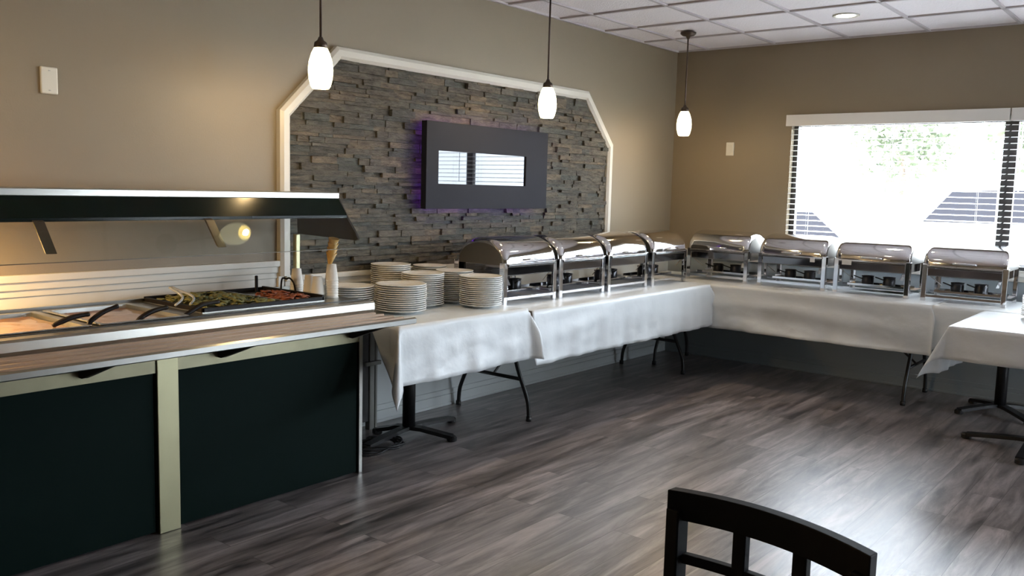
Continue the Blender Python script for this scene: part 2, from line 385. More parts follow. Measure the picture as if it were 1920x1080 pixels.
for k, (x, y, h, r) in enumerate(((42, 11.6, 6.2, 2.4), (43, 5.9, 6.6, 2.6), (41, 18.5, 5, 2.0))):
    tree((x, y, -.15), h, r, ('tree outside, pale green through the middle of the blind', 'tree outside, pale green beside the dark window post', 'tree outside, low behind the left side of the blind')[k])

# ---------------------------------------------------------------- wall fittings
t = thing('wall_plate', 'blank ivory plate high on the taupe wall above the serving counter', 'plate', (1.765, YW, 1.89))
boxes('cover', [(-.036, .036, -.014, 0, -.058, .058)], M['plate'], t, bevel=.005)
boxes('screw', [(-.004, .004, -.016, -.014, .040, .044)], M['steel'], t); boxes('screw', [(-.004, .004, -.016, -.014, -.044, -.040)], M['steel'], t)
t = thing('wall_plate', 'small ivory plate on the window wall between corner and blind', 'plate', (XW, 3.475, 1.87))
boxes('cover', [(-.014, 0, -.036, .036, -.058, .058)], M['plate'], t, bevel=.005)
boxes('rocker', [(-.018, -.014, -.016, .016, -.033, .033)], M['plate'], t, bevel=.002)
t = thing('wall_fireplace', 'charcoal wall-mounted electric fireplace with mirror-like slot window on the stone', 'fireplace', (4.63, YW, 1.61))
fx, fz = .63, .275
boxes('back_box', [(-.55, .55, -.055, -.027, -.2, .2)], M['black'], t)
# front panel with an opening
sx0, sx1, sz0, sz1 = -.52, .38, -.115, .095
bm = bmesh.new()
for b in ((-fx, fx, -.10, -.055, sz1, fz), (-fx, fx, -.10, -.055, -fz, sz0), (-fx, sx0, -.10, -.055, sz0, sz1), (sx1, fx, -.10, -.055, sz0, sz1)): box(bm, *b)
obj('front_panel', bm, M['frame'], t)
boxes('viewing_glass', [(sx0, sx1, -.09, -.085, sz0, sz1)], M['screen'], t)
boxes('light_strip', [(-.6, .6, -.052, -.044, .262, .270), (-.6, .6, -.052, -.044, -.270, -.262), (-.612, -.605, -.052, -.044, -.26, .26), (.605, .612, -.052, -.044, -.26, .26)], M['purple'], t)

# ---------------------------------------------------------------- ceiling lights
def pendant(x, y, label):
    t = thing('pendant_lamp', label, 'lamp', (x, y, CH), 0, 'opal glass pendant lamps')
    bm = bmesh.new(); lathe(bm, [(0, 0), (.062, 0), (.062, -.012), (.045, -.026), (.018, -.032), (.010, -.05), (0, -.05)], 24); obj('ceiling_canopy', bm, M['bronze'], t, True)
    bm = bmesh.new(); sweep(bm, [(0, 0, -.04), (0, 0, -.58)], .006, 8); obj('rod', bm, M['bronze'], t, True)
    bm = bmesh.new(); lathe(bm, [(0, -.565), (.010, -.565), (.016, -.58), (.030, -.59), (.034, -.615), (.030, -.618), (0, -.61)], 20); obj('socket_cap', bm, M['bronze'], t, True)
    bm = bmesh.new(); lathe(bm, [(.030, -.612), (.044, -.640), (.056, -.680), (.060, -.72), (.057, -.76), (.048, -.795), (.040, -.808), (.037, -.806), (.045, -.79), (.054, -.76), (.057, -.72), (.053, -.68), (.041, -.64), (.028, -.615)], 28)
    obj('glass_shade', bm, M['shade'], t, True)
    l = bpy.data.lights.new('bulb', 'POINT'); l.energy = 8; l.color = (1, .70, .36); l.shadow_soft_size = .015
    o = bpy.data.objects.new('bulb', l); C.objects.link(o); o.location = (0, 0, -.818); o.parent = t
pendant(2.79, 3.47, 'opal glass pendant lamp hanging before the left end of the stone panel')
pendant(4.615, 3.47, 'opal glass pendant lamp hanging before the right part of the stone panel')
pendant(6.445, 3.47, 'opal glass pendant lamp hanging in the room corner, its ceiling canopy visible')
pendant(.96, 3.47, 'opal glass pendant lamp over the left end of the serving counter, out of frame')
def downlight(x, y, label):
    t = thing('downlight', label, 'light', (x, y, CH+.012), 0, 'recessed ceiling downlights')
    bm = bmesh.new(); lathe(bm, [(.065, 0), (.090, -.001), (.092, -.006), (.086, -.010), (.068, -.007), (.065, 0)], 32); obj('trim_ring', bm, M['trim'], t, True)
    bm = bmesh.new(); lathe(bm, [(0, -.008), (.05, -.007), (.067, -.002)], 32); obj('lens', bm, M['lamp'], t, True)
    l = bpy.data.lights.new('led', 'SPOT'); l.energy = 8; l.color = (1, .86, .68); l.spot_size = 2.5; l.spot_blend = 1; l.shadow_soft_size = .06
    o = bpy.data.objects.new('led', l); C.objects.link(o); o.location = (0, 0, -.03); o.parent = t
downlight(6.44, 2.235, 'round recessed downlight glowing in a ceiling tile near the window wall')
for i, (x, y) in enumerate(((3.5, 2.74), (3.5, -.2), (.3, 2.74), (.3, -.2), (6.44, -.8), (-1.8, 1.2))):
    downlight(x, y, ('round recessed downlight in the ceiling before the stone panel, above the frame', 'round recessed downlight over the middle of the room, out of frame', 'round recessed downlight above the serving counter, out of frame', 'round recessed downlight over the camera, out of frame', 'round recessed downlight over the right-hand window, out of frame', 'round recessed downlight at the far left of the room, out of frame')[i])

# ---------------------------------------------------------------- serving counter (steam table)
CX0, CX1 = .30, 2.98; FY, BY = 3.37, 3.97
st = thing('steam_table', 'stainless serving counter with dark green panels, tray slide and overhead canopy', 'serving counter', (0, 0, 0))
def part(name, lst, m, bevel=0, parent=st): return boxes(name, lst, m, parent, bevel)
part('front_panel', [(CX0, 1.852, FY+.004, FY+.03, .01, .685)], M['green']); part('front_panel', [(1.968, 2.945, FY+.004, FY+.03, .01, .685)], M['green'])
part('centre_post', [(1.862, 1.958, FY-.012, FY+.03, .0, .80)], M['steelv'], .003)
part('corner_post', [(2.955, 2.978, FY-.006, FY+.03, 0, .80)], M['steel'], .002)
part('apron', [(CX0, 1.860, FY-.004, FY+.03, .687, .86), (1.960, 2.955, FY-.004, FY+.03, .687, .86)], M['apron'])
part('side_panel', [(2.95, 2.975, FY+.03, BY, .08, .86), (CX0, CX0+.02, FY+.03, BY, .01, .86)], M['steel'])
part('back_panel', [(CX0+.02, 2.95, BY-.02, BY, .01, .86)], M['steel'])
# deck with four wells
wells = [(.42+i*.415, .42+i*.415+.36) for i in range(4)]
wy0, wy1 = 3.41, 3.90
d = []; cur = CX0
for a, b in wells: d.append((cur, a, wy0, wy1, .872, .9)); cur = b
d.append((cur, CX1, wy0, wy1, .872, .9)); d.append((CX0, CX1, 3.33, wy0, .872, .9)); d.append((CX0, CX1, wy1, BY, .872, .9))
d.append((CX0, CX1, BY-.012, BY, .9, .915))
part('deck', d, M['steel'])
bm = bmesh.new(); prism(bm, [(3.287, .846), (3.281, .860), (3.283, .893), (3.292, .902), (3.33, .902), (3.37, .90), (3.37, .846)], 0, CX0, CX1)
obj('deck_nosing', bm, M['steel'], st)
# hotel pans in the wells
for i, (a, b) in enumerate(wells):
    t = thing('steam_pan', 'steel food pan in the counter, ' + ('at the left end, out of frame', 'second from the left end, out of frame', 'at the photo left edge under warm light', 'left of the black-rimmed salad tray')[i], 'food pan', ((a+b)/2, (wy0+wy1)/2, .9), 0, 'steel pans in the counter wells')
    hw = (b-a)/2; hd = (wy1-wy0)/2; bm = bmesh.new()
    L = [(hw+.012, hd+.010, .004), (hw+.010, hd+.008, .008), (hw-.012, hd-.012, .006), (hw-.030, hd-.030, -.10)]
    rings = [[bm.verts.new((sx*w, sy*dd, z)) for sx, sy in ((-1, -1), (1, -1), (1, 1), (-1, 1))] for w, dd, z in L]
    for A, B in zip(rings, rings[1:]):
        for j in range(4): bm.faces.new((A[j], A[(j+1) % 4], B[(j+1) % 4], B[j]))
    bm.faces.new(rings[-1]); obj('pan_shell', bm, M['steel'], t)
    bm = bmesh.new(); n = 14
    vs = [[bm.verts.new((-hw+.024+(2*hw-.048)*p/n, -hd+.024+(2*hd-.048)*q/n, -.009+.003*noise.noise(Vector((p*.5, q*.5, i))))) for q in range(n+1)] for p in range(n+1)]
    for p in range(n):
        for q in range(n): bm.faces.new((vs[p][q], vs[p+1][q], vs[p+1][q+1], vs[p][q+1]))
    o = obj('food', bm, M['gravy'], t, True)
# tray slide and its brackets
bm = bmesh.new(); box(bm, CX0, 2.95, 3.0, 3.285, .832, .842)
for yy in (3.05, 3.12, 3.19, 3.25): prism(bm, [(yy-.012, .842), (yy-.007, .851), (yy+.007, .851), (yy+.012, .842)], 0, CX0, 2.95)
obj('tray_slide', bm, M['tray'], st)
bm = bmesh.new(); prism(bm, [(2.998, .820), (2.985, .826), (2.985, .846), (2.998, .852), (3.012, .846), (3.012, .832)], 0, CX0, 2.98); obj('tray_slide_edge', bm, M['steel'], st)
for x in (.6, 1.56, 2.16, 2.90):
    bm = bmesh.new(); prism(bm, [(3.02, .830), (3.366, .830), (3.366, .715), (3.34, .715)], 0, x-.012, x+.012)
    prism(bm, [(3.02, .822), (3.366, .822), (3.366, .831), (3.02, .831)], 0, x-.035, x+.035); obj('slide_bracket', bm, M['black'], st)
# canopy: steel top band, sloped dark fascia, end panel, posts, guard glass
CA0 = CX0
part('canopy_top', [(CA0, 2.98, 3.556, 3.90, 1.402, 1.432)], M['steel'], .003)
bm = bmesh.new(); prism(bm, [(3.556, 1.402), (3.562, 1.402), (3.510, 1.318), (3.510, 1.306), (3.489, 1.306), (3.489, 1.320)], 0, CA0, 2.975); obj('canopy_fascia', bm, M['fascia'], st)
part('canopy_underside', [(CA0, 2.975, 3.565, 3.888, 1.385, 1.402)], M['black'])
bm = bmesh.new(); prism(bm, [(3.56, 1.40), (3.489, 1.305), (3.425, 1.235), (3.405, 1.205), (3.418, 1.196), (3.89, 1.206), (3.90, 1.40)], 0, 2.975, 2.988); obj('end_panel', bm, M['black'], st)
bm = bmesh.new(); prism(bm, [(3.56, 1.40), (3.489, 1.305), (3.425, 1.235), (3.405, 1.205), (3.418, 1.196), (3.89, 1.206), (3.90, 1.40)], 0, CA0-.013, CA0); obj('end_panel', bm, M['black'], st)
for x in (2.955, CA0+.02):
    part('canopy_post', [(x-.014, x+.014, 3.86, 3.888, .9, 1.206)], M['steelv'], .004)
bm = bmesh.new(); prism(bm, [(3.490, 1.306), (3.327, 1.164), (3.324, 1.168), (3.487, 1.310)], 0, CA0, 2.97)
obj('guard_glass', bm, M['glass'], st)
part('glass_edge_strip', [(CA0, 2.97, 3.3230, 3.3260, 1.1630, 1.1660)], M['bracket'])
part('deck_seam', [(CX0, CX1, 3.366, 3.372, .900, .9035)], M['black'])
for x in (.75, 1.468, 2.185):
    bm = bmesh.new(); box(bm, x-.021, x+.021, -.005, .012, -.155, 0)
    for v in bm.verts:
        c = v.co.copy(); k = .63; v.co = Vector((c.x, 3.478+c.y+c.z*k, 1.308+c.z*.74+c.y*.4))
    b_ = obj('glass_bracket', bm, M['bracket'], st, bevel=.002)
# heat lamp under the canopy, left part
hl = thing('heat_lamp', 'glowing heat lamp bar under the counter canopy at the left edge', 'heat lamp', (.95, 3.70, 1.385))
boxes('housing', [(-.55, .25, -.05, .05, -.03, 0)], M['steel'], hl); bm = bmesh.new(); sweep(bm, [(-.5, 0, -.04), (.2, 0, -.04)], .012); obj('tube', bm, M['heat'], hl)
l = bpy.data.lights.new('heat_glow', 'AREA'); l.shape = 'RECTANGLE'; l.size = .75; l.size_y = .06; l.energy = 48; l.color = (1, .62, .25)
o = bpy.data.objects.new('heat_glow', l); C.objects.link(o); o.location = (-.15, 0, -.06); o.parent = hl
# serving spoons resting with curved black handles
def spoon(pts, label):
    t = thing('serving_spoon', label, 'serving spoon', (pts[0][0], 3.44, .9), 0, 'black-handled serving spoons in the counter pans')
    P = [Vector((a-pts[0][0], b-3.44, c-.9)) for a, b, c in pts]; sp = smooth(P, 6)
    bm = bmesh.new(); n = len(sp); sweep(bm, sp, [.0075+.0035*math.sin(PI*i/(n-1))+.002*(i > n-3) for i in range(n)], 8); obj('handle', bm, M['blackp'], t, True)
    bm = bmesh.new(); q = P[0]; sweep(bm, [q+Vector((.012, .0, 0)), q+Vector((.022, .03, -.012)), q+Vector((.04, .10, -.03))], .004, 6)
    lathe(bm, [(0, -.012), (.02, -.009), (.032, 0), (.034, .004), (.030, .002), (.018, -.006), (0, -.009)], 14, tuple(q+Vector((.045, .13, -.030)))); obj('bowl', bm, M['steel'], t, True)
spoon([(1.495, 3.45, .912), (1.53, 3.45, .925), (1.575, 3.45, .938), (1.635, 3.45, .944)], 'leftmost black-handled serving spoon, lying low in the warm-lit pan')
spoon([(1.628, 3.45, .893), (1.640, 3.45, .915), (1.69, 3.45, .946), (1.752, 3.45, .966)], 'black-handled serving spoon raised steeply, second from the left')
spoon([(1.83, 3.45, .895), (1.85, 3.45, .910), (1.90, 3.45, .931), (1.965, 3.45, .942)], 'black-handled serving spoon, third from the left, dark reddish handle')
spoon([(2.03, 3.45, .892), (2.07, 3.45, .912), (2.13, 3.45, .938), (2.21, 3.45, .945)], 'black-handled serving spoon nearest the salad tray')

# salad / cold tray
TX0, TX1, TY0, TY1 = 2.13, 2.80, 3.45, 3.95
t = thing('food_tray', 'black-rimmed divided food tray near the right end of the counter', 'tray', (0, 0, .9))
boxes('rim', [(TX0, TX1, TY0, TY0+.012, 0, .022), (TX0, TX1, TY1-.012, TY1, 0, .026), (TX0, TX0+.012, TY0, TY1, 0, .022), (TX1-.014, TX1, TY0, TY1, 0, .03)], M['blackp'], t, bevel=.003)
boxes('base', [(TX0, TX1, TY0, TY1, 0, .004)], M['steel'], t); boxes('divider', [(2.56, 2.57, TY0+.012, TY1-.012, .004, .02)], M['steel'], t)
def pile(name, label, cat, x0, x1, y0, y1, m, n, s, seed, zc=.018):
    bm = bmesh.new(); rr = random.Random(seed)
    for k in range(n):
        c = Vector((rr.uniform(x0, x1), rr.uniform(y0, y1), 0)); e = 1-abs((c.x-(x0+x1)/2)/((x1-x0)/2))**3; c.z = .9+.012+rr.uniform(0, zc)*(.4+.6*e)
        q = Matrix.Rotation(rr.uniform(0, 6.28), 3, 'Z') @ Matrix.Rotation(rr.uniform(-.5, .5), 3, 'X')
        w = s*rr.uniform(.6, 1.2); pts = [(-w, 0, 0), (-.4*w, -.6*w, .2*w), (.5*w, -.5*w, -.1*w), (w, 0, .15*w), (.4*w, .6*w, 0), (-.5*w, .5*w, .2*w)]
        ce = bm.verts.new(c+Vector((0, 0, .25*w))); vs = [bm.verts.new(c+q @ Vector(p)) for p in pts]
        for i in range(6): bm.faces.new((ce, vs[i], vs[(i+1) % 6]))
    o = obj(name, bm, m, None, True, solid=.0025); return tag(o, label, cat, kind='stuff')
pile('salad_greens', 'heap of mixed green leaves filling the left of the black-rimmed tray', 'salad', TX0+.04, 2.53, TY0+.04, TY1-.05, M['greens'], 260, .024, 1)
pile('sliced_meat', 'reddish brown sliced meat in the right of the black-rimmed tray', 'meat', 2.60, TX1-.05, TY0+.04, TY1-.2, M['ham'], 90, .026, 2)
def tongs(name, pts1, pts2, m, label, r=.005):
    t = thing(name, label, 'tongs', (pts1[0][0], pts1[0][1], .91))
    for p in (pts1, pts2):
        bm = bmesh.new(); o0 = Vector((pts1[0][0], pts1[0][1], .91)); sweep(bm, smooth([Vector(q)-o0 for q in p], 4), r, 6, flat=None); obj('arm', bm, m, t, True)
tongs('tongs', [(2.10, 3.62, .92), (2.16, 3.66, .95), (2.13, 3.72, .99)], [(2.16, 3.60, .92), (2.20, 3.64, .95), (2.14, 3.72, .99)], M['clearp'], 'clear plastic tongs propped at the left corner of the salad tray', .006)
tongs('tongs', [(2.74, 3.72, .92), (2.75, 3.73, .965), (2.765, 3.74, .99), (2.79, 3.74, .985)], [(2.80, 3.68, .925), (2.805, 3.70, .965), (2.795, 3.72, .99), (2.79, 3.74, .985)], M['blackp'], 'black arched tongs standing in the right part of the tray', .005)
o = boxes('utensil_handle', [(2.675, 2.690, 3.84, 3.852, .916, 1.0)], M['blackp'], None, bevel=.004); tag(o, 'short black upright handle standing at the back of the salad tray', 'utensil')
# foam cup stacks on the deck
def cup_stack(x, y, n, label, r=.033):
    t = None; bm = bmesh.new()
    lathe(bm, [(0, .083), (r*.70, .083), (r, .004), (r*1.05, .003), (r*1.05, 0), (r*.95, .0), (r*.64, .078), (0, .078)], 20)
    me_o = obj('foam_cup', bm, M['foam'], None, True); me_o.location = (x, y, .9)
    w = ('bottom', 'second', 'third', 'fourth', 'fifth', 'sixth', 'seventh', 'eighth')
    for k in range(n):
        o = me_o if k == 0 else me_o.copy()
        if k: C.objects.link(o)
        o.location = (x, y, .9+k*.0125)
        tag(o, 'upturned white foam cup in %s, %s' % (label, 'lowest' if k == 0 else ('topmost' if k == n-1 else '%s up' % w[k])), 'cup', 'foam cups at the counter end')
cup_stack(2.865, 3.755, 5, 'the stack beside the canopy post')
cup_stack(2.870, 3.655, 3, 'the short middle stack')
cup_stack(2.85, 3.565, 3, 'the short stack in front of the tall one')
cup_stack(2.915, 3.535, 8, 'the tallest stack at the counter end')
t = thing('wafer_sleeve', 'amber coloured cone-shaped stack leaning above the tallest cup stack', 'food cones', (2.915, 3.55, 1.068))
for k in range(4):
    bm = bmesh.new(); lathe(bm, [(.010, 0), (.028, .060), (.025, .060), (.008, .004)], 14)
    o = obj('cone', bm, M['amber'], t, True); o.location = (0, -.006*k, .004+.024*k); o.rotation_euler = (.25, 0, 0)

# ---------------------------------------------------------------- tables, cloths
def cloth(name, x0, x1, y0, y1, z, dr, label, seed, fold=.0055, step=.022, cut=None):
    """dr = drops on the x0, x1, y0, y1 sides"""
    bm = bmesh.new()
    def axis(a, b, da, db):
        v = []; n = max(1, round(da/step)) if da else 0
        v += [a-da+da*i/n for i in range(n)] if n else []
        m_ = max(2, round((b-a)/step)); v += [a+(b-a)*i/m_ for i in range(m_+1)]
        n = max(1, round(db/step)) if db else 0
        v += [b+db*(i+1)/n for i in range(n)] if n else []
        return v
    U = axis(x0, x1, dr[0], dr[1]); V = axis(y0, y1, dr[2], dr[3]); cx, cy = (x0+x1)/2, (y0+y1)/2
    grid = []
    for u in U:
        row = []
        for v in V:
            ou = x0-u if u < x0 else (u-x1 if u > x1 else 0); ov = y0-v if v < y0 else (v-y1 if v > y1 else 0)
            if cut and ou and u < x0: ou = max(ou*max(0, 1-max(0, v-y0)/cut), 1e-4)
            nx = -1 if u < x0 else 1; ny = -1 if v < y0 else 1
            px = min(max(u, x0), x1); py = min(max(v, y0), y1)
            if ou == 0 and ov == 0:
                p = Vector((px, py, z+.0012*noise.noise(Vector((u*5, v*5, seed)))))
            elif ou and ov:
                r = math.hypot(ou, ov); ph = math.atan2(ov, ou); s = math.sin(2*ph); out = r*(.10+.34*s)
                k = .5-.5*math.cos(2*ph)
                dx, dy = math.cos(ph), math.sin(ph)
                p = Vector((px+nx*out*(.35+.65*dx) , py+ny*out*(.35+.65*dy), z-r*math.sqrt(max(.1, 1-(.10+.34*s)**2))))
            else:
                d_ = ou+ov; al = v if ou else u; L0, L1 = (y0, y1) if ou else (x0, x1)
                e = min(al-L0, L1-al)
                amp = d_*(fold*9)
                wv = amp*(.45*math.sin(al*17+seed)+.35*math.sin(al*39+seed*2.1+d_*4)+.5*noise.noise(Vector((al*6, d_*2.5, seed*3.3))))*min(1, .25+e*5)
                out = .004+.10*d_+.0+max(-.09*d_, wv)
                cr_ = noise.noise(Vector((al*5+seed, d_*16, seed))); out += .022*d_*(1-abs(cr_)*5 if abs(cr_) < .2 else 0)*min(1, e*6+.2)
                L_ = L1-L0; sw = math.sin((d_*34)+3.2*math.sin(PI*(al-L0)/L_)); out += .006*sw*min(1, d_*8)*min(1, e*3)*(1 if seed in (11, 13) else .35)
                out += .03*d_/.3*max(-.3, noise.noise(Vector((al*1.3+seed, d_*8+al*1.1, seed*1.7))))
                sag = .25*noise.noise(Vector((al*3.5, d_*7, seed+9)))*d_*.12
                dz = d_*.994
                p = Vector((px+(nx*(out+sag) if ou else 0), py+(ny*(out+sag) if ov else 0), z-dz+.0))
            row.append(bm.verts.new(p))
        grid.append(row)
    for i in range(len(U)-1):
        for j in range(len(V)-1): bm.faces.new((grid[i][j], grid[i+1][j], grid[i+1][j+1], grid[i][j+1]))
    o = obj(name, bm, M['cloth'], None, True, solid=.0015); return tag(o, label, 'tablecloth', 'white table covers')

def pedestal_table(x0, x1, y0, y1, z, label, ang, arms, cx=None, cy=None):
    cx = cx if cx is not None else (x0+x1)/2; cy = cy if cy is not None else (y0+y1)/2
    t = thing('pedestal_table', label, 'table', (cx, cy, 0), 0)
    boxes('tabletop', [(x0-cx+.004, x1-cx-.004, y0-cy+.004, y1-cy-.004, z-.034, z-.004)], M['wood'], t, bevel=.003)
    bm = bmesh.new(); sweep(bm, [(0, 0, .05), (0, 0, z-.06)], .038, 20); obj('column', bm, M['black'], t, True)
    boxes('mounting_plate', [(-.2, .2, -.03, .03, z-.048, z-.034), (-.03, .03, -.2, .2, z-.0478, z-.0342)], M['black'], t)
    for k, a in enumerate(ang):
        L = arms[k]; d = Vector((math.cos(a), math.sin(a), 0)); bm = bmesh.new()
        sweep(bm, [Vector((0, 0, .06))+d*0, Vector((0, 0, .058))+d*.08, Vector((0, 0, .045))+d*L*.6, Vector((0, 0, .028))+d*L], None or 1, flat=(.055, .022))
        lathe(bm, [(0, .034), (.022, .034), (.030, .026), (.030, .006), (.018, 0), (0, 0)], 14, tuple(d*L)); obj('base_foot', bm, M['black'], t)
    return t
pedestal_table(3.06, 4.09, 3.19, 4.0, .770, 'square pedestal table under the plate stacks, black column and cross foot', [math.radians(a) for a in (-66, 6, 114, 186)], [.27, .42, .20, .36], 3.60, 3.66)
cloth('tablecloth', 3.055, 4.105, 3.185, 4.005, .773, (.30, .10, .30, 0), 'white plastic table cover under the plate stacks, nearest the serving counter', 2, cut=.22)

def leg_pair(parent, x, ya, yb, z, name='leg'):
    """folding wishbone leg pair in the plane x; each leg its own mesh"""
    cy = (ya+yb)/2; s = (yb-ya)/2
    for sg in (-1, 1):
        bm = bmesh.new(); pts = smooth([(x, cy+sg*s, .0), (x, cy+sg*(s-.008), .10), (x, cy+sg*(s-.03), .17), (x, cy+sg*(s-.12), .38), (x, cy+sg*(s-.20), z)], 5)
        sweep(bm, pts, .0135, 10); lathe(bm, [(0, 0), (.018, 0), (.018, .03), (0, .03)], 12, (x, cy+sg*s, 0)); obj('leg', bm, M['black'], parent, True)
    bm = bmesh.new(); sweep(bm, [(x, cy-s+.065, .262), (x, cy+s-.065, .262)], .012, 10)
    obj('cross_bar', bm, M['black'], parent, True)
def leg_pair_y(parent, y, xa, xb, z):
    cx = (xa+xb)/2; s = (xb-xa)/2
    for sg in (-1, 1):
        bm = bmesh.new(); pts = smooth([(cx+sg*s, y, 0), (cx+sg*(s-.008), y, .10), (cx+sg*(s-.03), y, .17), (cx+sg*(s-.12), y, .38), (cx+sg*(s-.20), y, z)], 5)
        sweep(bm, pts, .0135, 10); lathe(bm, [(0, 0), (.018, 0), (.018, .03), (0, .03)], 12, (cx+sg*s, y, 0)); obj('leg', bm, M['black'], parent, True)
    bm = bmesh.new(); sweep(bm, [(cx-s+.065, y, .262), (cx+s-.065, y, .262)], .012, 10); obj('cross_bar', bm, M['black'], parent, True)
def folding(x0, x1, y0, y1, z, label): 
    t = thing('folding_table', label, 'table', (0, 0, 0))
    boxes('tabletop', [(x0+.005, x1-.005, y0+.005, y1-.005, z-.04, z-.004)], M['wood'], t, bevel=.006)
    return t
ZT = .757
t = folding(4.13, 6.46, 3.175, 4.0, ZT, 'long folding table with bent black legs along the stone wall')
leg_pair(t, 4.385, 3.37, 3.98, ZT-.04); leg_pair(t, 6.47-.03, 3.37, 3.96, ZT-.04)
bm = bmesh.new(); sweep(bm, [(4.385, 3.675, .262), (4.95, 3.675, ZT-.05)], .008); sweep(bm, [(6.44, 3.675, .262), (5.85, 3.675, ZT-.05)], .008); obj('leg_brace', bm, M['black'], t)
cloth('tablecloth', 4.125, 6.44, 3.17, 4.005, ZT, (0, .20, .325, 0), 'white plastic table cover under the four chafing dishes along the stone wall', 5)
t = folding(6.49, 7.26, 1.56, 4.0, ZT-.003, 'long folding table with thin black legs under the window')
leg_pair_y(t, 1.71, 6.63, 7.22, ZT-.043); leg_pair_y(t, 3.75, 6.63, 7.22, ZT-.043)
bm = bmesh.new(); sweep(bm, [(6.92, 1.71, .262), (6.92, 2.25, ZT-.05)], .008); obj('leg_brace', bm, M['black'], t)
cloth('tablecloth', 6.485, 7.265, 1.535, 4.005, ZT-.001, (.345, 0, .07, 0), 'white plastic table cover hanging from the long table under the window', 11, fold=.005)
pedestal_table(6.49, 7.24, .74, 1.525, ZT-.002, 'small table under the window between the long table and the right-hand table', [math.radians(a) for a in (45, 135, 225, 315)], [.3]*4)
cloth('tablecloth', 6.485, 7.245, .735, 1.528, ZT, (.30, 0, .20, .0), 'white plastic table cover on the small table under the right-hand chafing dish', 13)
pedestal_table(5.47, 6.42, .25, 1.19, ZT+.001, 'square pedestal table at the right edge of the photo', [math.radians(a) for a in (90, 180, 270, 0)], [.36, .38, .36, .36], 6.0, .80)
cloth('tablecloth', 5.465, 6.425, .245, 1.195, ZT+.004, (.19, .19, .2, .28), 'white table cover with a drooping corner on the right-hand table', 17, fold=.006)

# dark cabinet leg assembly and cable by the counter end
t = thing('equipment_stand', 'dark metal stand with grey upright rail against the wall beside the counter', 'stand', (3.25, 3.965, 0))
boxes('dark_panel', [(-.20, .27, -.04, .02, .06, .72)], M['black'], t)
boxes('upright_rail', [(.285, .325, -.035, .005, .0, .72), (.335, .352, -.03, 0, .0, .70)], M['greym'], t, bevel=.004)
boxes('clamp', [(.24, .36, -.055, -.035, .40, .425)], M['greym'], t, bevel=.003); boxes('clamp', [(.25, .33, -.055, -.035, .60, .62)], M['greym'], t, bevel=.003)
bm = bmesh.new(); rr = random.Random(5); pts = []
for k in range(64):
    a = k*.42; r = .105+.022*math.sin(k*.9)+.012*rr.random(); pts.append((3.30+1.25*r*math.cos(a), 3.60+.95*r*math.sin(a), .008+.022*abs(math.sin(k*.37))+.004*(k//15)))
pts += [(3.30, 3.72, .02), (3.25, 3.80, .012), (3.12, 3.84, .010)]
o = obj('coiled_cable', sweep(bm, smooth(pts, 3), .0058, 6) or bm, M['rubber'], None, True); tag(o, 'coil of black power cable on the floor beside the counter end', 'cable')

# ---------------------------------------------------------------- plates
def plate_mesh(r):
    bm = bmesh.new(); k = r/.13
    lathe(bm, [(0, .004), (.070*k, .004), (.074*k, .0), (.080*k, .001), (.086*k, .008), (.126*k, .0175), (.130*k, .0195), (.129*k, .0225), (.124*k, .0225), (.088*k, .012), (.074*k, .0085), (0, .0085)], 40)
    return bm
proto = {}
words = ['topmost', 'second', 'third', 'fourth', 'fifth', 'sixth', 'seventh', 'eighth', 'ninth', 'tenth', 'eleventh', 'twelfth', 'thirteenth', 'fourteenth', 'fifteenth', 'sixteenth', 'seventeenth', 'eighteenth', 'nineteenth', 'twentieth', 'twenty-first']
def plates(x, y, z0, ztop, r, where, pitch=.0117):
    n = max(1, round((ztop-z0-.011)/pitch)); rr = random.Random(int(x*1000))
    for k in range(n):
        if r not in proto: o = obj('dinner_plate', plate_mesh(r), M['china'], None, True); proto[r] = o
        else: o = proto[r].copy(); C.objects.link(o)
        o.location = (x+rr.uniform(-.002, .002), y+rr.uniform(-.002, .002), z0+k*pitch); o.rotation_euler = (0, 0, rr.uniform(0, 6))
        j = n-1-k
        lab = 'white plate, %s in %s' % ('topmost' if j == 0 else ('lowest' if k == 0 else words[j]+' from top'), where)
        tag(o, lab, 'plate', 'white plates in stacks')
ZP = .7755
for a in ((3.42, 3.55, .935, .142, 'the wide front stack nearest the counter'), (3.695, 3.655, .978, .127, 'the stack just behind the wide front stack'),
          (3.675, 3.905, 1.005, .121, 'the tall back stack against the wall'), (4.0, 3.893, .985, .108, 'the shorter back stack against the wall'),
          (3.97, 3.655, .977, .116, 'the shaded stack beside the chafing dish'), (3.935, 3.41, .962, .128, 'the front right stack before the chafing dish'),
          (3.20, 3.72, .930, .13, 'the dim stack behind the foam cups')):
    plates(a[0], a[1], ZP, a[2], a[3], a[4])
plates(6.25, .83, ZT+.0065, .90, .13, 'the stack at the right photo edge')

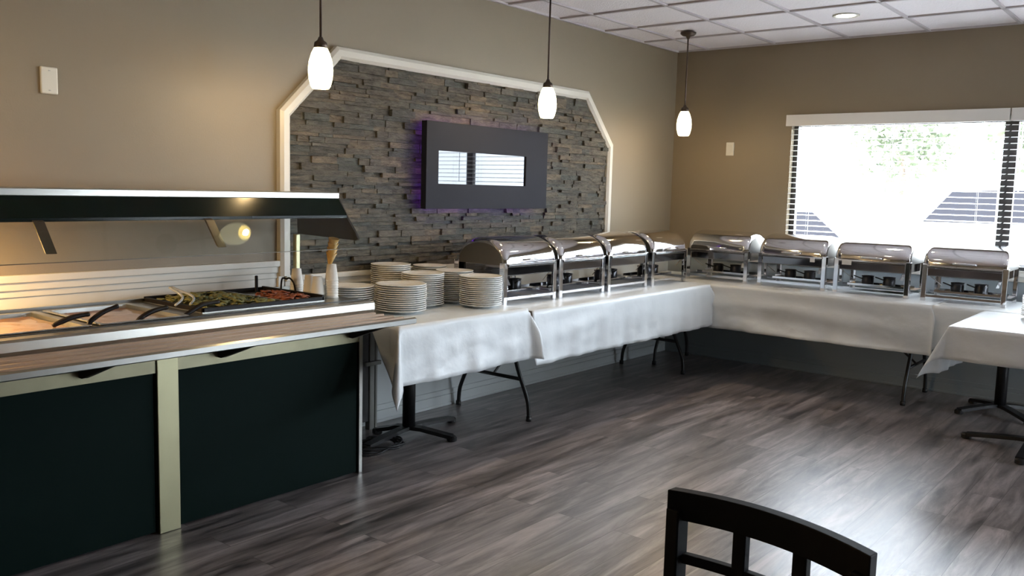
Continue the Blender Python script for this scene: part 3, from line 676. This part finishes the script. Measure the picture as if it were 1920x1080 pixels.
# ---------------------------------------------------------------- chafing dishes
def chafer():
    """local: width along x (centred), front faces -y at y=0, depth to .44, z=0 on the cloth"""
    t = thing('chafing_dish', 'x', 'chafing dish', (0, 0, 0), 0, 'polished roll-top chafing dishes')
    hw = .272; D = .42
    # four legs: wide folded strips
    for sx in (-1, 1):
        for y0 in (.0, D-.035):
            bm = bmesh.new(); s = sx
            xo, xi = s*hw, s*(hw-.034)
            box(bm, min(xo, xi), max(xo, xi), y0 if y0 == 0 else D-.006, (y0+.006) if y0 == 0 else D, 0, .262)
            box(bm, min(xo, xo-s*.006), max(xo, xo-s*.006), (y0+.006) if y0 == 0 else D-.04, .04 if y0 == 0 else D-.006, 0, .262)
            obj('leg', bm, M['chrome'], t, bevel=.0025)
    # lower stretchers and fuel shelf
    bm = bmesh.new()
    for s in (-1, 1): box(bm, s*hw-.004 if s > 0 else -hw, s*hw if s > 0 else -hw+.004, .04, D-.04, .03, .05)
    box(bm, -hw+.034, hw-.034, .12, .28, .054, .060); box(bm, -hw+.034, hw-.034, .115, .12, .054, .072); box(bm, -hw+.034, hw-.034, .28, .285, .054, .072); box(bm, -hw+.034, hw-.034, .0, .004, .030, .046); box(bm, -hw+.006, hw-.006, D-.03, D-.026, .030, .05)
    obj('shelf', bm, M['chrome'], t)
    # burners
    for s in (-1, 1):
        bm = bmesh.new(); lathe(bm, [(0, 0), (.042, 0), (.044, .01), (.044, .055), (.040, .062), (.046, .064), (.046, .070), (.02, .074), (0, .074)], 20, (s*.078, .20, .060)); b_ = obj('fuel_holder', bm, M['burner'], t, True)
        bm = bmesh.new(); sweep(bm, [(s*.078-.03, .17, .105), (s*.078-.075, .11, .13)], .005, 6); obj('damper_handle', bm, M['black'], b_)
    # diagonal lid/pan support strap at the left
    for q in ([(-hw+.05, .03, .175), (-hw+.12, .06, .115)], [(hw-.05, .03, .175), (hw-.07, .06, .125)]):
        bm = bmesh.new(); sweep(bm, q, 1, flat=(.02, .004)); obj('support_strap', bm, M['chrome'], t)
    # water pan
    bm = bmesh.new(); prism(bm, [(.012, .178), (.008, .182), (.0, .235), (-.008, .238), (-.008, .246), (D+.006, .246), (D, .235), (D-.012, .182), (D-.02, .178)], 0, -hw+.036, hw-.036)
    obj('water_pan', bm, M['panm'], t, bevel=.002)
    # lid: half barrel with softly domed ends
    bm = bmesh.new(); K = 28
    secs = [(-hw+.004, .80), (-hw+.006, .85), (-hw+.012, .905), (-hw+.022, .955), (-hw+.036, .987), (-hw+.052, 1), (0, 1), (hw-.052, 1), (hw-.036, .987), (hw-.022, .955), (hw-.012, .905), (hw-.006, .85), (hw-.004, .80)]
    rings = []
    for x, k in secs: rings.append([bm.verts.new((x, y, z)) for y, z in [(D/2-.01-math.cos(th)*.203*(.4+.6*k), .246+abs(math.sin(th))**.80*.166*k) for th in [PI*i/K for i in range(K+1)]]])
    for A, B in zip(rings, rings[1:]):
        for i in range(K): bm.faces.new((A[i], B[i], B[i+1], A[i+1]))
    ends = [[v.co.copy() for v in r_] for r_ in (rings[0], rings[-1])]
    lid = obj('lid', bm, M['chrome'], t, True)
    for e_ in ends:
        bm = bmesh.new(); bm.faces.new([bm.verts.new(v) for v in e_]); obj('lid_end', bm, M['lidend'], lid, solid=.002)
    bm = bmesh.new(); yh, zh = D/2-.01-.2, .275
    sweep(bm, smooth([(-.075, yh+.004, zh), (-.07, yh-.022, zh+.003), (-.04, yh-.032, zh+.004), (.04, yh-.032, zh+.004), (.07, yh-.022, zh+.003), (.075, yh+.004, zh)], 4), .0065, 8)
    obj('lid_handle', bm, M['chrome'], lid, True)
    boxes('lid_rim', [(-hw+.03, hw-.03, -.010, -.002, .246, .256)], M['chrome'], lid, bevel=.002)
    return t
ch = chafer(); used = False
spots = [(4.435, 3.42, 0, 'polished roll-top chafing dish beside the plate stacks, first along the stone wall'),
         (5.018, 3.42, 0, 'polished roll-top chafing dish, second from the plates along the stone wall'),
         (5.61, 3.42, 0, 'polished roll-top chafing dish, third from the plates along the stone wall'),
         (6.23, 3.42, 0, 'polished roll-top chafing dish along the stone wall, nearest the room corner'),
         (6.72, 3.26, -PI/2, 'polished roll-top chafing dish on the window-side table, in the corner'),
         (6.72, 2.63, -PI/2, 'polished roll-top chafing dish at the left edge of the window, tongs before it'),
         (6.72, 2.025, -PI/2, 'polished roll-top chafing dish under the middle of the window'),
         (6.72, 1.40, -PI/2, 'polished roll-top chafing dish under the dark window post, furthest right')]
for i, (x, y, r, lab) in enumerate(spots):
    if i == 0: ch.location = (x, y, ZT+.002); ch['label'] = lab
    else: dup(ch, (x, y, ZT+.002), r, lab)
for (y, w, lab) in ((2.20, .07, 'small white card resting on the pan rim of the chafing dish under mid window'), (2.46, .035, 'small white card on the chafing dish at the left edge of the window')):
    tag(boxes('name_card', [(6.706, 6.7095, y-w/2, y+w/2, ZT+.218, ZT+.252)], M['card'], None), lab, 'card')
tongs_o = thing('serving_tongs', 'steel serving tongs lying on the cloth before the chafing dish at the window edge', 'tongs', (6.62, 2.62, ZT+.007))
for s in (-1, 1):
    bm = bmesh.new(); sweep(bm, smooth([(.0, .10, .0), (.012*s, .03, .004), (.018*s, -.06, .004), (.014*s, -.12, .001)], 4), 1, flat=(.012, .003)); obj('arm', bm, M['chrome'], tongs_o)

# ---------------------------------------------------------------- black chair in the foreground
t = thing('dining_chair', 'black wooden dining chair with lattice back in the foreground', 'chair', (1.49, .605, 0), -.145)
# local frame: back rail at x=0 running along y; seat towards -x
hwc = .205; top = .90
def yb(y): return .035*(1-(y/hwc)**2)       # the back bows away from the sitter
for s in (-1, 1):
    bm = bmesh.new(); sweep(bm, [(-.03, s*(hwc-.017), 0), (-.005, s*(hwc-.017), .25), (0, s*(hwc-.017), .45), (0, s*(hwc-.017), .80), (0, s*(hwc-.017), .865)], 1, flat=(.036, .030)); obj('rear_leg', bm, M['blackw'], t, bevel=.003)
    bm = bmesh.new(); sweep(bm, [(-.40, s*(hwc-.015), 0), (-.40, s*(hwc-.02), .42)], 1, flat=(.036, .036)); obj('front_leg', bm, M['blackw'], t, bevel=.003)
def rail(name, z0, z1, arch=0, th=.022, x0=-hwc, x1=hwc):
    bm = bmesh.new(); n = 18; ra = []
    for i in range(n+1):
        y = x0+(x1-x0)*i/n; xx = yb(y); dz = arch*(1-(y/hwc)**2)
        ra.append([bm.verts.new(v) for v in ((xx-th/2, y, z0+dz*.9), (xx+th/2, y, z0+dz*.9), (xx+th/2, y, z1+dz), (xx-th/2, y, z1+dz))])
    for A, B in zip(ra, ra[1:]):
        for j in range(4): bm.faces.new((A[j], A[(j+1) % 4], B[(j+1) % 4], B[j]))
    bm.faces.new(ra[0]); bm.faces.new(ra[-1]); return obj(name, bm, M['blackw'], t, bevel=.002)
rail('top_rail', .842, top, .004, .026)
rail('lattice_rail', .755, .775, 0, .018, -hwc+.03, hwc-.03); rail('lattice_rail', .640, .660, 0, .018, -hwc+.03, hwc-.03); rail('lower_rail', .535, .565, 0, .02, -hwc+.03, hwc-.03)
for y in (-.062, .062):
    bm = bmesh.new(); box(bm, yb(y)-.009, yb(y)+.009, y-.014, y+.014, .55, .85); obj('lattice_slat', bm, M['blackw'], t, bevel=.002)
boxes('seat_frame', [(-.42, .01, -hwc+.01, hwc-.01, .40, .445)], M['blackw'], t, bevel=.004)
boxes('seat_cushion', [(-.425, -.025, -hwc, hwc, .445, .49)], M['seat'], t, bevel=.02, seg=4)
boxes('stretcher', [(-.40, -.02, -hwc+.012, -hwc+.03, .2, .225), (-.40, -.02, hwc-.03, hwc-.012, .2, .225)], M['blackw'], t)
